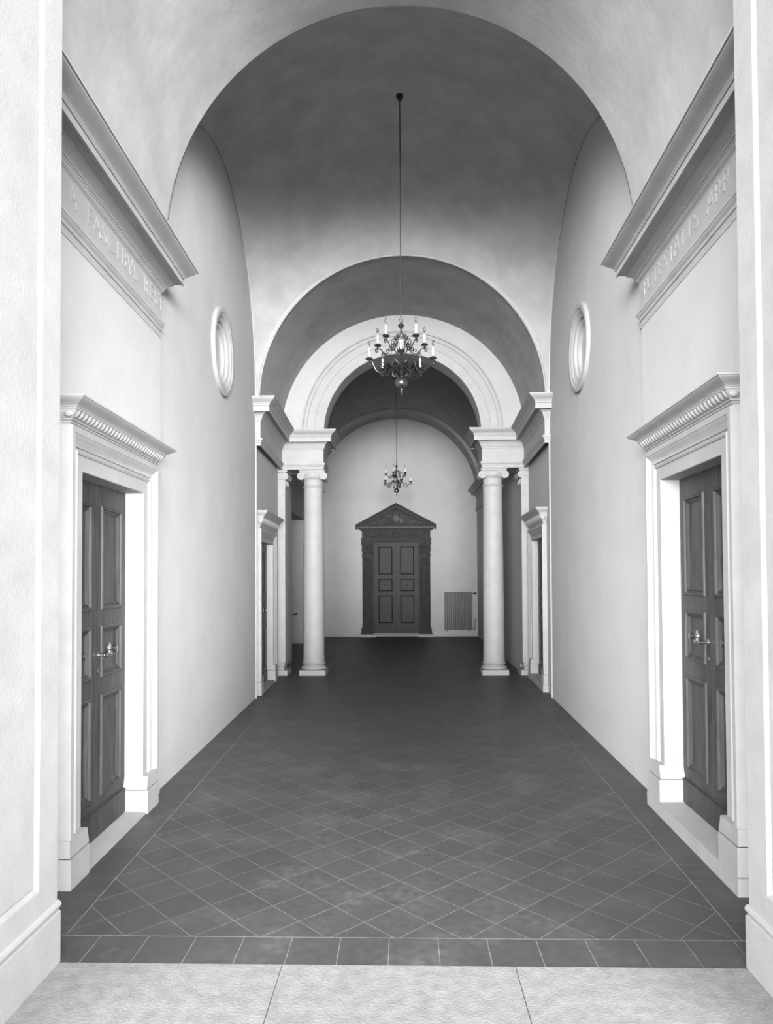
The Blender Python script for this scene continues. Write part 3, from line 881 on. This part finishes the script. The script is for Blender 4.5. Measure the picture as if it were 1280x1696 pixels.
# radiator
def radiator():
    root = empty('radiator', (1.43, 18.88, .19))
    tag(root, 'grey ribbed column radiator on the far wall right of the pedimented door', 'radiator')
    n = 13; w = .735/n
    sec = None
    for k in range(n):
        x = -.3675+w*(k+.5)
        if sec is None:
            m = MB()
            for yy in (-.05, .05):
                m.tube([(0, yy, .0), (0, yy, .03), (0, yy, .97), (0, yy, 1.0)], [.012, .018, .018, .012], 8)
            for z in (.035, .96):
                m.lathe([(.018, -w/2), (.034, -w/2+.006), (.034, w/2-.006), (.018, w/2)], (0, 0, z), 12, 'x')
                m.tube([(0, -.06, z), (0, .06, z)], .026, 8)
            sec = m.build('radiator_section', RADM, smooth=45); sec.parent = root; sec.location = (x, 0, 0)
        else:
            c = sec.copy(); C.objects.link(c); c.parent = root; c.location = (x, 0, 0)
    m = MB(); m.lathe([(.014, .365), (.014, .43), (.03, .43), (.03, .475), (.012, .475), (.012, .50)], (0, 0, .96), 12, 'x')
    m.tube([(.43, 0, .96), (.43, .06, .96), (.43, .115, .96)], .012, 8)
    o = m.build('valve', DARKM, smooth=45); o.parent = root
    m = MB(); m.tube([(.36, 0, .035), (.43, 0, .035), (.44, 0, .08), (.44, 0, .16), (.455, .02, .25), (.50, .06, .30)], .011, 8)
    m.tube([(.44, 0, .035), (.44, 0, -.03)], .010, 8)
    o = m.build('pipe', RADM, smooth=45); o.parent = root
    for x in (-.3, .28):
        m = MB(); m.box(x-.012, x+.012, -.02, .117, -.045, -.005)
        o = m.build('bracket', RADM); o.parent = root
radiator()
# small dark tap of pipework on the lateral back wall, seen between pilaster and column
m = MB(); m.tube([(0, 0, 0), (.03, -.05, 0), (.10, -.05, .012)], .016, 8); m.lathe([(.022, 0), (.03, -.01), (.022, -.03)], (.1, -.03, .015), 10, 'y')
o = m.build('pipe_valve', DARKM, smooth=45); o.location = (-2.70, 17.10, .70)
tag(o, 'small dark valve on the wall seen between the left pilaster and column', 'valve')

# ================================================================ CHANDELIERS
def chandelier(loc, ztop, scale, rot, label):
    """origin at the level of the lower drip pans"""
    root = empty('chandelier', loc); root.scale = (scale,)*3; root.rotation_euler = (0, 0, rot)
    tag(root, label, 'chandelier', 'wrought iron chandeliers on long rods')
    def put(m, name, mat, parent=root, smooth=45):
        o = m.build(name, mat, smooth=smooth); o.parent = parent; return o
    def fin(pts, r): return pts
    # stem
    m = MB()
    m.lathe([(.006, -.17), (.012, -.15), (.01, -.12), (.018, -.10), (.014, -.05), (.022, -.02), (.02, .02), (.012, .05), (.016, .10), (.028, .13), (.016, .16), (.010, .20), (.012, .26),
             (.022, .285), (.012, .31), (.008, .34), (.016, .355), (.030, .375), (.034, .385), (.03, .392), (.014, .40), (.010, .42)], n=16)
    m.tube([(.018*math.cos(a), 0, .44+.018*math.sin(a)) for a in arc(12, 0, 2*PI)], .005, 6)
    put(m, 'stem', IRON)
    m = MB(); m.lathe([(.004, -.165), (.02, -.16)]+[(.064*math.cos(a), -.215+.058*math.sin(a)) for a in arc(14, PI/2*.85, 0)]+[(.068, -.217), (.068, -.224)]+[(.064*math.cos(a), -.224+.052*math.sin(a)) for a in arc(12, 0, -PI/2*.9)]+[(.006, -.282)], n=28)
    put(m, 'ball', BALLM)
    m = MB(); m.lathe([(.006, -.27), (.010, -.285), (.006, -.295), (.014, -.31), (.010, -.322), (.004, -.328), (.010, -.336), (.012, -.344), (.003, -.358)], n=14)
    put(m, 'finial', BALLM)
    m = MB(); L = (ztop-loc[2])/scale
    m.tube([(0, 0, .455), (0, 0, L)], .0055, 8); 
    put(m, 'rod', IRON)
    m = MB(); m.lathe([(.008, L-.055), (.02, L-.04), (.035, L-.012), (.038, L+.004)], n=18); put(m, 'ceiling_rose', IRON)
    def smoothpath(P, n=6):
        out = []
        for i in range(len(P)-1):
            p0, p1, p2, p3 = P[max(i-1, 0)], P[i], P[i+1], P[min(i+2, len(P)-1)]
            for j in range(n):
                t = j/n
                out.append(tuple(.5*((2*p1[k])+(-p0[k]+p2[k])*t+(2*p0[k]-5*p1[k]+4*p2[k]-p3[k])*t*t+(-p0[k]+3*p1[k]-3*p2[k]+p3[k])*t**3) for k in (0, 1)))
        out.append(P[-1]); return out
    def xz(path): return [(r, 0, z) for r, z in path]
    def curl(m, cx, cz, r, turns, dirn, a0, th=.0045): m.tube(xz(spiral(cx, cz, r, turns, dirn, 26, .005, a0)), th, 5)
    def cup(m, r, z, pan):
        m.lathe([(.004, z-.04), (.012, z-.032), (.006, z-.02), (.014, z-.008), (pan*.8, z-.004), (pan, z+.006), (pan*.98, z+.009), (.012, z+.002)], (r, 0, 0), 16)
        m.lathe([(.013, z), (.015, z+.02), (.015, z+.025), (.011, z+.026)], (r, 0, 0), 12)
    def arm_low():
        R = .345; m = MB()
        main = [(.018, -.02), (.05, .012), (.09, .036), (.125, .024), (.148, -.02), (.162, -.075), (.19, -.118), (.235, -.128), (.275, -.10), (.298, -.055), (.318, -.022), (R, -.03)]
        m.tube(xz(smoothpath(main)), .0068, 6)
        curl(m, .088, -.018, .040, 1.6, -1, PI*.9); curl(m, .205, -.048, .026, 1.4, 1, 0.2); curl(m, .242, -.078, .022, 1.4, -1, PI)
        curl(m, R+.014, -.052, .020, 1.3, -1, PI*.6)
        m.tube(xz(smoothpath([(.03, -.03), (.055, -.07), (.085, -.10), (.095, -.135), (.075, -.16)])), .005, 6); curl(m, .068, -.140, .022, 1.3, -1, -PI/2)
        cup(m, R, 0, .042); return m, R
    def arm_up():
        R = .258; m = MB(); dz = .20
        main = [(.016, -.09), (.05, -.10), (.07, -.05), (.06, 0), (.09, -.03), (.105, -.08), (.135, -.11), (.175, -.105), (.20, -.075), (.222, -.045), (R, -.03)]
        m.tube(xz([(a, b+dz) for a, b in smoothpath(main)]), .0055, 6)
        for cx, cz, r, dd, a0 in ((.085, .02, .034, -1, PI), (.05, .06, .022, 1, 0), (.115, -.045, .024, 1, PI), (.155, -.07, .028, -1, 0), (R+.012, -.05, .018, -1, PI*.6)): curl(m, cx, cz+dz, r, 1.4, dd, a0)
        cup(m, R, dz, .039); return m, R
    for mk, zc, off in ((arm_low, 0, 0), (arm_up, .20, PI/5)):
        m, R = mk()
        arm = put(m, 'arm', IRON)
        m = MB(); m.lathe([(.0102, zc+.024), (.0102, zc+.120), (.008, zc+.122)], (R, 0, 0), 12); cd = put(m, 'candle', CANDLE, arm)
        m = MB(); m.lathe([(.007, zc+.122), (.007, zc+.134), (.014, zc+.152), (.0155, zc+.166), (.011, zc+.182), (.002, zc+.200)], (R, 0, 0), 12); bl = put(m, 'bulb', GLASS, arm)
        for k in range(5):
            ang = -PI/2+off+2*PI*k/5
            if k == 0: arm.rotation_euler = (0, 0, ang); continue
            c = arm.copy(); C.objects.link(c); c.parent = root; c.rotation_euler = (0, 0, ang)
            for ch in (cd, bl):
                d = ch.copy(); C.objects.link(d); d.parent = c
    return root
YR = 7.55
chandelier((.005, YR, 3.90), 6.80, 1.03, 0, 'large wrought iron chandelier with candle bulbs hanging in the near domed bay')
chandelier((-.137, 14.9, 3.60), 5.93, .86, .35, 'smaller dark iron chandelier hanging in the far hall before the pedimented door')
